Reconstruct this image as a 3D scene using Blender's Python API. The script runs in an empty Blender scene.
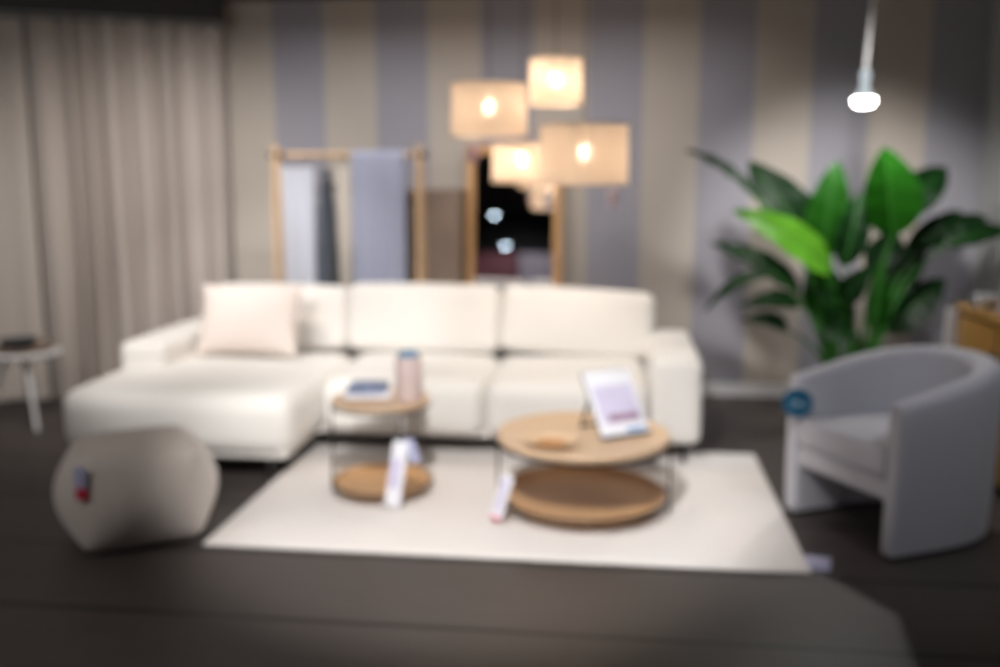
import bpy, bmesh, math, random
from mathutils import Vector, Matrix
random.seed(7)
sc = bpy.context.scene
C = sc.collection
PI = math.pi
R = math.radians

# ------------------------------------------------------------------ materials
def srgb(r, g, b):
    f = lambda c: (c/255/12.92) if c/255 <= .04045 else ((c/255+.055)/1.055)**2.4
    return (f(r), f(g), f(b), 1)

def mat(name, col, rough=.6, metal=0, noise=0, nscale=40, bump=0, bscale=200, spec=.5, sheen=0, trans=0, coat=0):
    m = bpy.data.materials.new(name); m.use_nodes = True
    nt = m.node_tree; p = nt.nodes['Principled BSDF']
    p.inputs['Base Color'].default_value = col
    p.inputs['Roughness'].default_value = rough
    p.inputs['Metallic'].default_value = metal
    p.inputs['Specular IOR Level'].default_value = spec
    if sheen: p.inputs['Sheen Weight'].default_value = sheen
    if coat: p.inputs['Coat Weight'].default_value = coat
    tc = nt.nodes.new('ShaderNodeTexCoord')
    if noise:
        n = nt.nodes.new('ShaderNodeTexNoise'); n.inputs['Scale'].default_value = nscale; n.inputs['Detail'].default_value = 4
        nt.links.new(tc.outputs['Object'], n.inputs['Vector'])
        r = nt.nodes.new('ShaderNodeMapRange')
        r.inputs['From Min'].default_value = .3; r.inputs['From Max'].default_value = .7
        r.inputs['To Min'].default_value = 1-noise; r.inputs['To Max'].default_value = 1+noise
        nt.links.new(n.outputs['Fac'], r.inputs['Value'])
        mx = nt.nodes.new('ShaderNodeVectorMath'); mx.operation = 'SCALE'
        mx.inputs[0].default_value = col[:3]
        nt.links.new(r.outputs['Result'], mx.inputs['Scale'])
        nt.links.new(mx.outputs['Vector'], p.inputs['Base Color'])
    if bump:
        b = nt.nodes.new('ShaderNodeTexNoise'); b.inputs['Scale'].default_value = bscale; b.inputs['Detail'].default_value = 3
        nt.links.new(tc.outputs['Object'], b.inputs['Vector'])
        bp = nt.nodes.new('ShaderNodeBump'); bp.inputs['Strength'].default_value = bump; bp.inputs['Distance'].default_value = .004
        nt.links.new(b.outputs['Fac'], bp.inputs['Height']); nt.links.new(bp.outputs['Normal'], p.inputs['Normal'])
    return m

def wood(name, c1, c2, rough=.45, axis='X', scale=6):
    m = mat(name, c1, rough)
    nt = m.node_tree; p = nt.nodes['Principled BSDF']
    tc = nt.nodes.new('ShaderNodeTexCoord'); mp = nt.nodes.new('ShaderNodeMapping')
    s = {'X': (1, 9, 9), 'Y': (9, 1, 9), 'Z': (9, 9, 1)}[axis]
    mp.inputs['Scale'].default_value = s
    n = nt.nodes.new('ShaderNodeTexNoise'); n.inputs['Scale'].default_value = scale; n.inputs['Detail'].default_value = 6; n.inputs['Distortion'].default_value = .6
    cr = nt.nodes.new('ShaderNodeValToRGB')
    cr.color_ramp.elements[0].position = .3; cr.color_ramp.elements[0].color = c1
    cr.color_ramp.elements[1].position = .7; cr.color_ramp.elements[1].color = c2
    nt.links.new(tc.outputs['Object'], mp.inputs['Vector']); nt.links.new(mp.outputs['Vector'], n.inputs['Vector'])
    nt.links.new(n.outputs['Fac'], cr.inputs['Fac']); nt.links.new(cr.outputs['Color'], p.inputs['Base Color'])
    return m

def emit(name, col, s):
    m = bpy.data.materials.new(name); m.use_nodes = True
    nt = m.node_tree; nt.nodes.clear()
    o = nt.nodes.new('ShaderNodeOutputMaterial'); e = nt.nodes.new('ShaderNodeEmission')
    e.inputs['Color'].default_value = col; e.inputs['Strength'].default_value = s
    nt.links.new(e.outputs[0], o.inputs[0]); return m

def shade_mat(name, col):
    m = bpy.data.materials.new(name); m.use_nodes = True
    nt = m.node_tree; nt.nodes.clear()
    o = nt.nodes.new('ShaderNodeOutputMaterial')
    d = nt.nodes.new('ShaderNodeBsdfDiffuse'); t = nt.nodes.new('ShaderNodeBsdfTranslucent'); tr = nt.nodes.new('ShaderNodeBsdfTransparent')
    d.inputs['Color'].default_value = col; t.inputs['Color'].default_value = col
    tc = nt.nodes.new('ShaderNodeTexCoord'); w = nt.nodes.new('ShaderNodeTexNoise'); w.inputs['Scale'].default_value = 120
    nt.links.new(tc.outputs['Object'], w.inputs['Vector'])
    mr = nt.nodes.new('ShaderNodeMapRange'); mr.inputs['To Min'].default_value = .10; mr.inputs['To Max'].default_value = .17
    nt.links.new(w.outputs['Fac'], mr.inputs['Value'])
    a = nt.nodes.new('ShaderNodeMixShader'); a.inputs[0].default_value = .5
    b = nt.nodes.new('ShaderNodeMixShader')
    nt.links.new(d.outputs[0], a.inputs[1]); nt.links.new(t.outputs[0], a.inputs[2])
    nt.links.new(mr.outputs['Result'], b.inputs[0]); nt.links.new(a.outputs[0], b.inputs[1]); nt.links.new(tr.outputs[0], b.inputs[2])
    nt.links.new(b.outputs[0], o.inputs[0]); return m

def leaf_mat(name, col, tcol):
    m = bpy.data.materials.new(name); m.use_nodes = True
    nt = m.node_tree; p = nt.nodes['Principled BSDF']; o = nt.nodes['Material Output']
    tc = nt.nodes.new('ShaderNodeTexCoord'); n = nt.nodes.new('ShaderNodeTexNoise'); n.inputs['Scale'].default_value = 7
    nt.links.new(tc.outputs['Object'], n.inputs['Vector'])
    cr = nt.nodes.new('ShaderNodeValToRGB')
    cr.color_ramp.elements[0].color = tuple(c*.7 for c in col[:3])+(1,); cr.color_ramp.elements[1].color = col
    nt.links.new(n.outputs['Fac'], cr.inputs['Fac']); nt.links.new(cr.outputs['Color'], p.inputs['Base Color'])
    p.inputs['Roughness'].default_value = .42; p.inputs['Specular IOR Level'].default_value = .16
    t = nt.nodes.new('ShaderNodeBsdfTranslucent'); t.inputs['Color'].default_value = tcol
    mx = nt.nodes.new('ShaderNodeMixShader'); mx.inputs[0].default_value = .35
    nt.links.new(p.outputs[0], mx.inputs[1]); nt.links.new(t.outputs[0], mx.inputs[2]); nt.links.new(mx.outputs[0], o.inputs[0])
    return m

M = {}
M['sofa'] = mat('cream_upholstery', (.75, .725, .69, 1), .85, noise=.03, nscale=300, bump=.25, bscale=500, sheen=.2)
M['pillow'] = mat('blush_linen', (.76, .675, .63, 1), .9, noise=.04, nscale=200, bump=.3, bscale=400)
M['black'] = mat('black_metal', (.012, .012, .013, 1), .4, metal=0)
M['boucle'] = mat('beige_boucle', (.56, .50, .46, 1), .95, noise=.10, nscale=90, bump=1.0, bscale=120, sheen=.3)
M['rug'] = mat('ivory_pile', (.75, .71, .69, 1), .95, noise=.07, nscale=60, bump=.9, bscale=160)
M['chair'] = mat('pale_grey_fabric', (.56, .555, .61, 1), .85, noise=.03, nscale=250, bump=.25, bscale=450, sheen=.25)
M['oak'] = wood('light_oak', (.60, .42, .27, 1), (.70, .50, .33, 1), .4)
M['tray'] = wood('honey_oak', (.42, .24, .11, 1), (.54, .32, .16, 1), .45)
M['dish'] = wood('orange_beech', (.42, .18, .05, 1), (.50, .23, .07, 1), .4)
M['frame'] = wood('pine_frame', (.46, .25, .10, 1), (.60, .35, .16, 1), .45, axis='Z')
M['pine'] = wood('pale_pine', (.52, .34, .19, 1), (.62, .43, .26, 1), .5, axis='Z')
M['honey'] = wood('honey_veneer', (.30, .155, .032, 1), (.38, .20, .048, 1), .4, axis='Z', scale=4)
M['cabinet'] = wood('brown_veneer', (.23, .165, .125, 1), (.27, .20, .155, 1), .5, axis='Z', scale=3)
M['walnut'] = wood('walnut_strip', (.12, .06, .03, 1), (.19, .10, .05, 1), .5, axis='Y')
M['white'] = mat('white_lacquer', (.74, .74, .76, 1), .35, noise=.01)
M['paper'] = mat('white_card', (.82, .82, .88, 1), .6, noise=.015, nscale=30)
M['mauvecard'] = mat('mauve_card', (.34, .25, .30, 1), .6, noise=.05)
M['lilac'] = mat('lilac_print', (.62, .58, .76, 1), .6, noise=.05, nscale=20)
M['mauve'] = mat('mauve_print', (.36, .22, .33, 1), .6, noise=.2, nscale=14)
M['blueprint'] = mat('blue_print', (.08, .26, .55, 1), .6, noise=.05)
M['red'] = mat('red_print', (.55, .01, .05, 1), .6, noise=.05)
M['pink'] = mat('pink_print', (.75, .22, .30, 1), .6, noise=.05)
M['lavcard'] = mat('lavender_card', (.42, .43, .62, 1), .6, noise=.05)
M['disc'] = mat('petrol_blue_card', (.004, .10, .20, 1), .5, noise=.04)
M['ink'] = mat('pale_ink', (.45, .62, .74, 1), .6, noise=.03)
M['vase'] = mat('dusty_pink_ceramic', (.58, .46, .44, 1), .45, noise=.05, nscale=12)
M['vasetop'] = mat('slate_blue_glaze', (.16, .26, .38, 1), .35, noise=.08, nscale=12)
M['navy'] = mat('navy_cloth', (.20, .24, .36, 1), .8, noise=.7, nscale=30)
M['grey_cloth'] = mat('charcoal_cloth', (.045, .05, .055, 1), .9, noise=.2, nscale=60, bump=.3)
M['slate'] = mat('slate_cloth', (.085, .10, .13, 1), .9, noise=.2, nscale=60, bump=.3)
M['ice'] = mat('ice_blue_cloth', (.47, .49, .56, 1), .9, noise=.03, nscale=80, bump=.2)
M['cream'] = mat('cream_cloth', (.52, .48, .43, 1), .9, noise=.03, nscale=80, bump=.2)
M['throw'] = mat('blue_grey_cloth', (.30, .32, .42, 1), .9, noise=.04, nscale=80, bump=.3)
M['curtain'] = mat('taupe_drape', (.47, .42, .39, 1), .9, noise=.05, nscale=120, bump=.2, bscale=400)
M['sheer'] = mat('pale_drape', (.50, .455, .42, 1), .9, noise=.05, nscale=120, bump=.2, bscale=400)
M['pelmet'] = mat('dark_grey_track', (.045, .043, .045, 1), .6, noise=.05)
M['ceil'] = mat('dark_ceiling_paint', (.035, .030, .027, 1), .9, noise=.06, nscale=3)
M['side'] = mat('grey_wall_paint', (.36, .37, .37, 1), .85, noise=.02, nscale=4)
M['darkwall'] = mat('charcoal_wall_paint', (.012, .012, .014, 1), .8, noise=.1, nscale=2)
M['redpanel'] = mat('maroon_panel', (.20, .065, .085, 1), .7, noise=.1, nscale=3)
M['greypanel'] = mat('mauve_grey_panel', (.42, .37, .45, 1), .7, noise=.1, nscale=3)
M['mirror'] = mat('silvered_glass', (.82, .83, .85, 1), .02, metal=1)
M['pot'] = mat('stone_pot', (.30, .27, .24, 1), .7, noise=.15, nscale=20, bump=.3)
M['soil'] = mat('potting_soil', (.02, .014, .01, 1), 1, noise=.4, nscale=60, bump=1)
M['leaf'] = leaf_mat('glossy_leaf', (.010, .075, .004, 1), (.05, .32, .006, 1))
M['leafshaded'] = leaf_mat('shaded_leaf', (.006, .030, .007, 1), (.010, .085, .008, 1))  # same green with shade put into the colour, for the unlit leaves
M['leaflit'] = leaf_mat('lit_leaf', (.10, .30, .02, 1), (.25, .62, .03, 1))  # same green with lamp light put into the colour, for one leaf
M['stem'] = mat('green_stem', (.025, .13, .015, 1), .45, noise=.2, nscale=10)
M['brass'] = mat('white_plastic', (.62, .62, .62, 1), .4, noise=.01)
M['silver'] = mat('brushed_silver', (.62, .64, .68, 1), .3, metal=.6, noise=.05)
M['cord'] = mat('grey_cord', (.10, .095, .09, 1), .7, noise=.02)
M['shade'] = shade_mat('cream_linen_shade', (.87, .785, .70, 1))
M['bulb'] = emit('warm_filament', (1, .79, .58, 1), 128)
M['reflector'] = emit('cool_lamp_face', (1, .97, .93, 1), 30)
M['glowglass'] = emit('frosted_lamp_neck', (.85, .95, 1, 1), .7)
M['spot'] = emit('cool_spot_face', (.72, .87, 1, 1), 22)

# striped wallpaper and plank floor read the world position
def stripes():
    m = mat('striped_wallpaper', (.5, .5, .5, 1), .85)
    nt = m.node_tree; p = nt.nodes['Principled BSDF']
    g = nt.nodes.new('ShaderNodeNewGeometry'); s = nt.nodes.new('ShaderNodeSeparateXYZ')
    nt.links.new(g.outputs['Position'], s.inputs[0])
    a = nt.nodes.new('ShaderNodeMath'); a.operation = 'ADD'; a.inputs[1].default_value = 2.53 + .386*20
    nt.links.new(s.outputs['X'], a.inputs[0])
    f = nt.nodes.new('ShaderNodeMath'); f.operation = 'MODULO'; f.inputs[1].default_value = .772
    nt.links.new(a.outputs[0], f.inputs[0])
    l = nt.nodes.new('ShaderNodeMath'); l.operation = 'LESS_THAN'; l.inputs[1].default_value = .386
    nt.links.new(f.outputs[0], l.inputs[0])
    mx = nt.nodes.new('ShaderNodeMix'); mx.data_type = 'RGBA'
    mx.inputs['A'].default_value = (.45, .405, .36, 1); mx.inputs['B'].default_value = (.31, .305, .345, 1)
    nt.links.new(l.outputs[0], mx.inputs['Factor']); nt.links.new(mx.outputs['Result'], p.inputs['Base Color'])
    return m
M['stripes'] = stripes()

def floor_mat():
    m = mat('dark_plank_floor', (.05, .045, .04, 1), .5)
    nt = m.node_tree; p = nt.nodes['Principled BSDF']
    g = nt.nodes.new('ShaderNodeNewGeometry')
    br = nt.nodes.new('ShaderNodeTexBrick')
    br.inputs['Scale'].default_value = 1; br.inputs['Brick Width'].default_value = 40; br.inputs['Row Height'].default_value = .60
    br.inputs['Mortar Size'].default_value = .016; br.inputs['Mortar Smooth'].default_value = .3
    br.inputs['Color1'].default_value = (.056, .046, .043, 1); br.inputs['Color2'].default_value = (.052, .043, .040, 1)
    br.inputs['Mortar'].default_value = (.009, .008, .007, 1)
    sh = nt.nodes.new('ShaderNodeVectorMath'); sh.operation = 'ADD'; sh.inputs[1].default_value = (16.9, 4.63, 0)
    nt.links.new(g.outputs['Position'], sh.inputs[0]); nt.links.new(sh.outputs['Vector'], br.inputs['Vector'])
    mp = nt.nodes.new('ShaderNodeMapping'); mp.inputs['Scale'].default_value = (1.2, 14, 1)
    n = nt.nodes.new('ShaderNodeTexNoise'); n.inputs['Scale'].default_value = 3; n.inputs['Detail'].default_value = 6
    nt.links.new(g.outputs['Position'], mp.inputs['Vector']); nt.links.new(mp.outputs['Vector'], n.inputs['Vector'])
    mr = nt.nodes.new('ShaderNodeMapRange'); mr.inputs['To Min'].default_value = .7; mr.inputs['To Max'].default_value = 1.3
    nt.links.new(n.outputs['Fac'], mr.inputs['Value'])
    v = nt.nodes.new('ShaderNodeVectorMath'); v.operation = 'SCALE'
    nt.links.new(br.outputs['Color'], v.inputs[0]); nt.links.new(mr.outputs['Result'], v.inputs['Scale'])
    nt.links.new(v.outputs['Vector'], p.inputs['Base Color'])
    return m
M['floor'] = floor_mat()

# ------------------------------------------------------------------ geometry helpers
def link(name, bm, m, parent=None, loc=(0, 0, 0), rot=(0, 0, 0), smooth=True, label=None):
    bmesh.ops.recalc_face_normals(bm, faces=bm.faces[:])
    me = bpy.data.meshes.new(name); bm.to_mesh(me); bm.free()
    if m: me.materials.append(m)
    if smooth:
        me.shade_smooth(); me.set_sharp_from_angle(angle=R(42))
    o = bpy.data.objects.new(name, me); C.objects.link(o)
    o.location = loc; o.rotation_euler = rot
    if parent: o.parent = parent
    if label: o['label'] = label
    return o

def tag(o, label=None, cat=None, group=None, kind=None):
    if label: o['label'] = label
    if cat: o['category'] = cat
    if group: o['group'] = group
    if kind: o['kind'] = kind
    return o

def thing(name, label, cat, loc, rz=0, group=None):
    o = bpy.data.objects.new(name, None); C.objects.link(o)
    o.empty_display_size = .1
    o.location = loc; o.rotation_euler = (0, 0, rz)
    return tag(o, label, cat, group)

def copy_tree(o, parent=None):
    c = o.copy(); C.objects.link(c)
    if parent: c.parent = parent
    for ch in list(o.children): copy_tree(ch, c)
    return c

def axis_coords(h, r, n, k=4):
    r = min(r, h*.999)
    a = [h - r*(1-math.sin(PI/2*i/k)) for i in range(k+1)]       # h-r .. h
    mid = [(-1+2*i/n)*(h-r) for i in range(1, n)]
    return [-x for x in reversed(a)] + mid + a

def rbox(bm, c, s, r=.02, bulge=(0, 0, 0), n=6, mtx=None):
    """box with round edges; each face can belly out by bulge (per axis)"""
    h = [x/2 for x in s]; rr = min(r, min(h)*.999)
    ax = [axis_coords(h[i], rr, n) for i in range(3)]
    vs = {}
    def V(p):
        key = tuple(round(x, 6) for x in p)
        if key not in vs:
            q = [max(-(h[i]-rr), min(h[i]-rr, p[i])) for i in range(3)]
            d = [p[i]-q[i] for i in range(3)]; L = math.sqrt(sum(x*x for x in d)) or 1
            w = [q[i]+rr*d[i]/L for i in range(3)]
            u = [w[i]/h[i] for i in range(3)]
            o = list(w)
            for i in range(3):
                j, k = (i+1) % 3, (i+2) % 3
                o[i] += bulge[i]*u[i]*(1-u[j]**2)*(1-u[k]**2)
            v = Vector(o)+Vector(c)
            if mtx: v = mtx @ v
            vs[key] = bm.verts.new(v)
        return vs[key]
    for i in range(3):
        j, k = (i+1) % 3, (i+2) % 3
        for sgn in (-1, 1):
            for a in range(len(ax[j])-1):
                for b in range(len(ax[k])-1):
                    ps = []
                    for (ja, kb) in ((a, b), (a+1, b), (a+1, b+1), (a, b+1)):
                        p = [0, 0, 0]; p[i] = sgn*h[i]; p[j] = ax[j][ja]; p[k] = ax[k][kb]
                        ps.append(V(p))
                    if len(set(ps)) == 4: bm.faces.new(ps)
    return bm

def box(c, s, r=.004, **k):
    return rbox(bmesh.new(), c, s, r, n=k.pop('n', 1), **k)

def tube(bm, pts, r, seg=10):
    pts = [Vector(p) for p in pts]
    rs = r if isinstance(r, (list, tuple)) else [r]*len(pts)
    prev = None; up = Vector((0, 0, 1))
    t0 = (pts[1]-pts[0]).normalized()
    a = t0.cross(up)
    if a.length < 1e-3: a = t0.cross(Vector((1, 0, 0)))
    a.normalize()
    for i, p in enumerate(pts):
        t = (pts[min(i+1, len(pts)-1)]-pts[max(i-1, 0)]).normalized()
        a = (a - t*a.dot(t)).normalized(); b = t.cross(a)
        ring = [bm.verts.new(p+(a*math.cos(2*PI*k/seg)+b*math.sin(2*PI*k/seg))*rs[i]) for k in range(seg)]
        if prev:
            for k in range(seg): bm.faces.new((prev[k], prev[(k+1) % seg], ring[(k+1) % seg], ring[k]))
        else: bm.faces.new(list(reversed(ring)))
        prev = ring
    bm.faces.new(prev)
    return bm

def lathe(bm, prof, seg=48, c=(0, 0, 0)):
    """closed profile or one that starts/ends on the axis"""
    rings = []
    for (r, z) in prof:
        if r < 1e-6: rings.append([bm.verts.new((c[0], c[1], c[2]+z))])
        else: rings.append([bm.verts.new((c[0]+r*math.cos(2*PI*k/seg), c[1]+r*math.sin(2*PI*k/seg), c[2]+z)) for k in range(seg)])
    for a, b in zip(rings, rings[1:]):
        for k in range(seg):
            l = (k+1) % seg
            if len(a) == 1 and len(b) == 1: continue
            if len(a) == 1: bm.faces.new((a[0], b[k], b[l]))
            elif len(b) == 1: bm.faces.new((a[k], b[0], a[l]))
            else: bm.faces.new((a[k], b[k], b[l], a[l]))
    return bm

def shell(bm, prof, seg=64, c=(0, 0, 0)):
    return lathe(bm, list(prof)+[prof[0]], seg, c)

def sheet(bm, grid, t):
    """grid[i][j] of points -> thin solid of thickness t"""
    ni, nj = len(grid), len(grid[0])
    P = [[Vector(p) for p in row] for row in grid]
    N = []
    for i in range(ni):
        row = []
        for j in range(nj):
            du = P[min(i+1, ni-1)][j]-P[max(i-1, 0)][j]; dv = P[i][min(j+1, nj-1)]-P[i][max(j-1, 0)]
            n = du.cross(dv); row.append(n.normalized() if n.length > 1e-9 else Vector((0, 0, 1)))
        N.append(row)
    A = [[bm.verts.new(P[i][j]+N[i][j]*t/2) for j in range(nj)] for i in range(ni)]
    B = [[bm.verts.new(P[i][j]-N[i][j]*t/2) for j in range(nj)] for i in range(ni)]
    for i in range(ni-1):
        for j in range(nj-1):
            bm.faces.new((A[i][j], A[i+1][j], A[i+1][j+1], A[i][j+1]))
            bm.faces.new((B[i][j], B[i][j+1], B[i+1][j+1], B[i+1][j]))
    for i in range(ni-1):
        bm.faces.new((A[i][0], B[i][0], B[i+1][0], A[i+1][0])); bm.faces.new((A[i][-1], A[i+1][-1], B[i+1][-1], B[i][-1]))
    for j in range(nj-1):
        bm.faces.new((A[0][j], A[0][j+1], B[0][j+1], B[0][j])); bm.faces.new((A[-1][j], B[-1][j], B[-1][j+1], A[-1][j+1]))
    return bm

# ------------------------------------------------------------------ the setting
WY, XR, XL, YF, ZC = 7.05, 2.48, -5.0, -4.4, 2.86
def struct(name, c, s, m, label):
    o = link(name, box(c, s, .002), m, smooth=False); return tag(o, label, None, None, 'structure')
struct('floor', ((XL+XR)/2, (WY+YF)/2, -.05), (XR-XL+.4, WY-YF+.4, .1), M['floor'], 'dark wood plank floor')
struct('ceiling', ((XL+XR)/2, (WY+YF)/2, ZC+.05), (XR-XL+.4, WY-YF+.4, .1), M['ceil'], 'dark painted ceiling')
struct('wall_back', ((XL+XR)/2, WY+.05, ZC/2), (XR-XL+.2, .1, ZC-.002), M['stripes'], 'wall papered in wide beige and blue grey stripes')
struct('wall_right', (XR+.05, (WY+YF)/2, ZC/2), (.1, WY-YF-.002, ZC-.002), M['side'], 'plain grey wall beside the plant')
struct('wall_left', (XL-.05, (WY+YF)/2, ZC/2), (.1, WY-YF-.002, ZC-.002), M['side'], 'plain grey wall behind the curtain')
struct('wall_front', ((XL+XR)/2, YF-.05, ZC/2), (XR-XL+.2, .1, ZC-.002), M['darkwall'], 'dark far wall of the store seen in the mirror')
struct('baseboard_back', ((-2.84+XR)/2, WY-.009, .045), (XR+2.84, .017, .09), M['white'], 'low white skirting along the striped wall')

# ------------------------------------------------------------------ rug
def rug_bm():
    bm = bmesh.new(); rbox(bm, (0, 0, .008), (2.57, 1.66, .016), .007, n=40); return bm
t = thing('area_rug', 'ivory short pile rectangular rug under both round coffee tables', 'rug', (-.475, 4.645, 0))
link('pile', rug_bm(), M['rug'], t)
bm = bmesh.new()
for s in (-1, 1):
    rbox(bm, (s*1.287, 0, .006), (.012, 1.664, .011), .005, n=2); rbox(bm, (0, s*.832, .006), (2.58, .012, .011), .005, n=2)
link('border_binding', bm, M['rug'], t)
t = thing('floor_label', 'small lavender card label lying on floor at front corner of rug', 'price tag', (.862, 3.925, .001), R(-14))
link('card', box((0, 0, .002), (.105, .15, .003), .001), M['lavcard'], t)
link('printed_band', box((-.005, .03, .004), (.08, .03, .001), .0004), M['lilac'], t)

# ------------------------------------------------------------------ sofa
t = thing('sectional_sofa', 'long cream upholstered corner sofa with a chaise at one end', 'sofa', (-1.17, 5.2, 0))
ox, oy = 1.17, -5.2
def sp(name, c, s, r, bulge=(0, 0, 0), n=8, m='sofa', mtx=None, parent=None):
    bm = bmesh.new(); rbox(bm, (c[0]+ox, c[1]+oy, c[2]), s, r, bulge, n, mtx); return link(name, bm, M[m], parent or t)
bm = bmesh.new()
rbox(bm, (-1.195+ox, 5.72+oy, .17), (3.28, 1.02, .08), .02, n=2)
rbox(bm, (-2.285+ox, 5.22+oy, .17), (1.21, 1.1, .08), .02, n=2)
link('base_frame', bm, M['sofa'], t)
sp('armrest', (-2.745, 5.74, .395), (.28, 1.02, .47), .045, (.008, .004, .012))
sp('armrest', (.345, 5.71, .375), (.275, 1.08, .47), .045, (.008, .004, .012))
sp('back_frame', (-1.17, 6.2, .44), (2.80, .14, .62), .04)
sp('chaise_cushion', (-2.285, 5.28, .312), (1.27, 1.30, .33), .095, (.006, .01, .022), 10)
sp('seat_cushion', (-1.18, 5.57, .308), (.935, .88, .325), .085, (.004, .012, .022), 10)
sp('seat_cushion', (-.255, 5.57, .308), (.905, .88, .325), .085, (.004, .012, .022), 10)
def back_cushion(x, w, hgt, roll, lean=R(-11)):
    mt = Matrix.Translation((x+ox, 5.99+oy, .475)) @ Matrix.Rotation(roll, 4, 'Y') @ Matrix.Rotation(lean, 4, 'X') @ Matrix.Translation((0, 0, hgt/2))
    bm = bmesh.new(); rbox(bm, (0, 0, 0), (w, .20, hgt), .06, (.004, .045, .012), 10, mt)
    return link('back_cushion', bm, M['sofa'], t)
back_cushion(-2.16, .90, .415, R(.4)); back_cushion(-1.215, .985, .43, R(.3)); back_cushion(-.245, .955, .415, R(2.6))
for (x, y, z0) in ((-2.74, 4.74, 0), (-1.80, 4.74, 0), (-2.74, 6.1, 0), (.40, 5.27, .0165), (.40, 6.1, 0), (-1.2, 6.1, 0)):
    bm = bmesh.new(); tube(bm, [(x+ox, y+oy, z0), (x+ox, y+oy, .135)], [.017, .022], 12); link('leg', bm, M['black'], t)

# throw pillow standing against the back cushion on the chaise
def pillow_bm(w, h, d):
    bm = bmesh.new(); n = 20; front, back = [], []
    for sgn, store in ((1, front), (-1, back)):
        for i in range(n+1):
            row = []
            for j in range(n+1):
                u, v = -1+2*i/n, -1+2*j/n
                k = (1-abs(u)**2.4)*(1-abs(v)**2.4)
                pin = 1-.07*(1-abs(u)**2)*(abs(v)**3); pin2 = 1-.07*(1-abs(v)**2)*(abs(u)**3)
                row.append(bm.verts.new((u*w/2*pin2, sgn*(.004+d/2*max(k, 0)**.55), v*h/2*pin)))
            store.append(row)
    for i in range(n):
        for j in range(n):
            for g in (front, back): bm.faces.new((g[i][j], g[i+1][j], g[i+1][j+1], g[i][j+1]))
    rim = [(i, 0) for i in range(n)]+[(n, j) for j in range(n)]+[(n-i, n) for i in range(n)]+[(0, n-j) for j in range(n)]
    for a, b in zip(rim, rim[1:]+rim[:1]):
        bm.faces.new((front[a[0]][a[1]], front[b[0]][b[1]], back[b[0]][b[1]], back[a[0]][a[1]]))
    return bm
p = link('throw_pillow', pillow_bm(.68, .45, .17), M['pillow'], None, (-2.235, 5.63, .72), (R(-22), R(-1.5), R(-6)))
tag(p, 'blush square throw pillow leaning against the sofa back cushion on the chaise', 'pillow')

# ------------------------------------------------------------------ pouf
t = thing('pouf', 'beige boucle cube pouf with puffed sides standing on dark floor', 'pouf', (-2.125, 3.95, 0), R(32))
bm = bmesh.new(); rbox(bm, (0, 0, .215), (.49, .49, .425), .055, (.105, .105, .012), 14); link('body', bm, M['boucle'], t)
tg = thing('pouf_price_tag', 'small lavender price tag with red foot pinned to the boucle pouf', 'price tag', (-2.187, 3.598, .34), R(4))
link('card', box((0, 0, .02), (.052, .003, .095), .001), M['lavcard'], tg)
link('red_foot', box((0, -.0005, -.052), (.05, .004, .048), .0015), M['red'], tg, label='red lower end')

# ------------------------------------------------------------------ coffee tables
def leg_rods(t, r, angs, z0, z1, rad):
    for a in angs:
        bm = bmesh.new(); tube(bm, [(r*math.cos(R(a)), r*math.sin(R(a)), z0), (r*math.cos(R(a)), r*math.sin(R(a)), z1)], rad, 10)
        link('leg', bm, M['black'], t)
def dished(bm, ro, rb, z0, h, wall=.014):
    f = z0+.014
    return lathe(bm, [(0, z0), (rb-.01, z0), (rb, z0+.004), (ro-.003, z0+h-.004), (ro-.005, z0+h), (ro-wall+.002, z0+h), (ro-wall, z0+h-.004), (rb-.012, f+.006), (rb-.03, f), (0, f)], 72)
def tabletop(bm, r, z0, z1):
    return lathe(bm, [(0, z0), (r-.02, z0), (r-.006, z0+.006), (r, z0+.016), (r, z1-.004), (r-.003, z1), (r-.012, z1), (r-.02, z1-.006), (0, z1-.006)], 72)
RZ = .016
t = thing('coffee_table', 'larger round two tier wooden coffee table with thin black legs', 'coffee table', (-.136, 4.455, RZ+.0005))
bm = bmesh.new(); tabletop(bm, .41, .335, .375); link('tabletop', bm, M['oak'], t)
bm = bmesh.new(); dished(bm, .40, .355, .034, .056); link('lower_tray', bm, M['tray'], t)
bm = bmesh.new(); shell(bm, [(.402, .326), (.41, .326), (.41, .335), (.402, .335)]); link('metal_ring', bm, M['black'], t); bm = bmesh.new(); shell(bm, [(.406, .074), (.412, .074), (.412, .082), (.406, .082)])
link('metal_ring', bm, M['black'], t)
leg_rods(t, .412, (176, 356, 90), 0, .335, .005)
t = thing('side_coffee_table', 'smaller taller round two tier wooden coffee table beside the chaise', 'coffee table', (-1.145, 4.56, RZ+.0005))
bm = bmesh.new(); tabletop(bm, .245, .462, .487); link('tabletop', bm, M['oak'], t)
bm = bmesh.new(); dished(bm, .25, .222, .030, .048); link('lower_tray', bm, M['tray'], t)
bm = bmesh.new(); shell(bm, [(.238, .454), (.246, .454), (.246, .462), (.238, .462)]); link('metal_ring', bm, M['black'], t); bm = bmesh.new(); shell(bm, [(.251, .066), (.257, .066), (.257, .073), (.251, .073)])
link('metal_ring', bm, M['black'], t)
leg_rods(t, .252, (182, -57, 62), 0, .462, .005)

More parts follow.
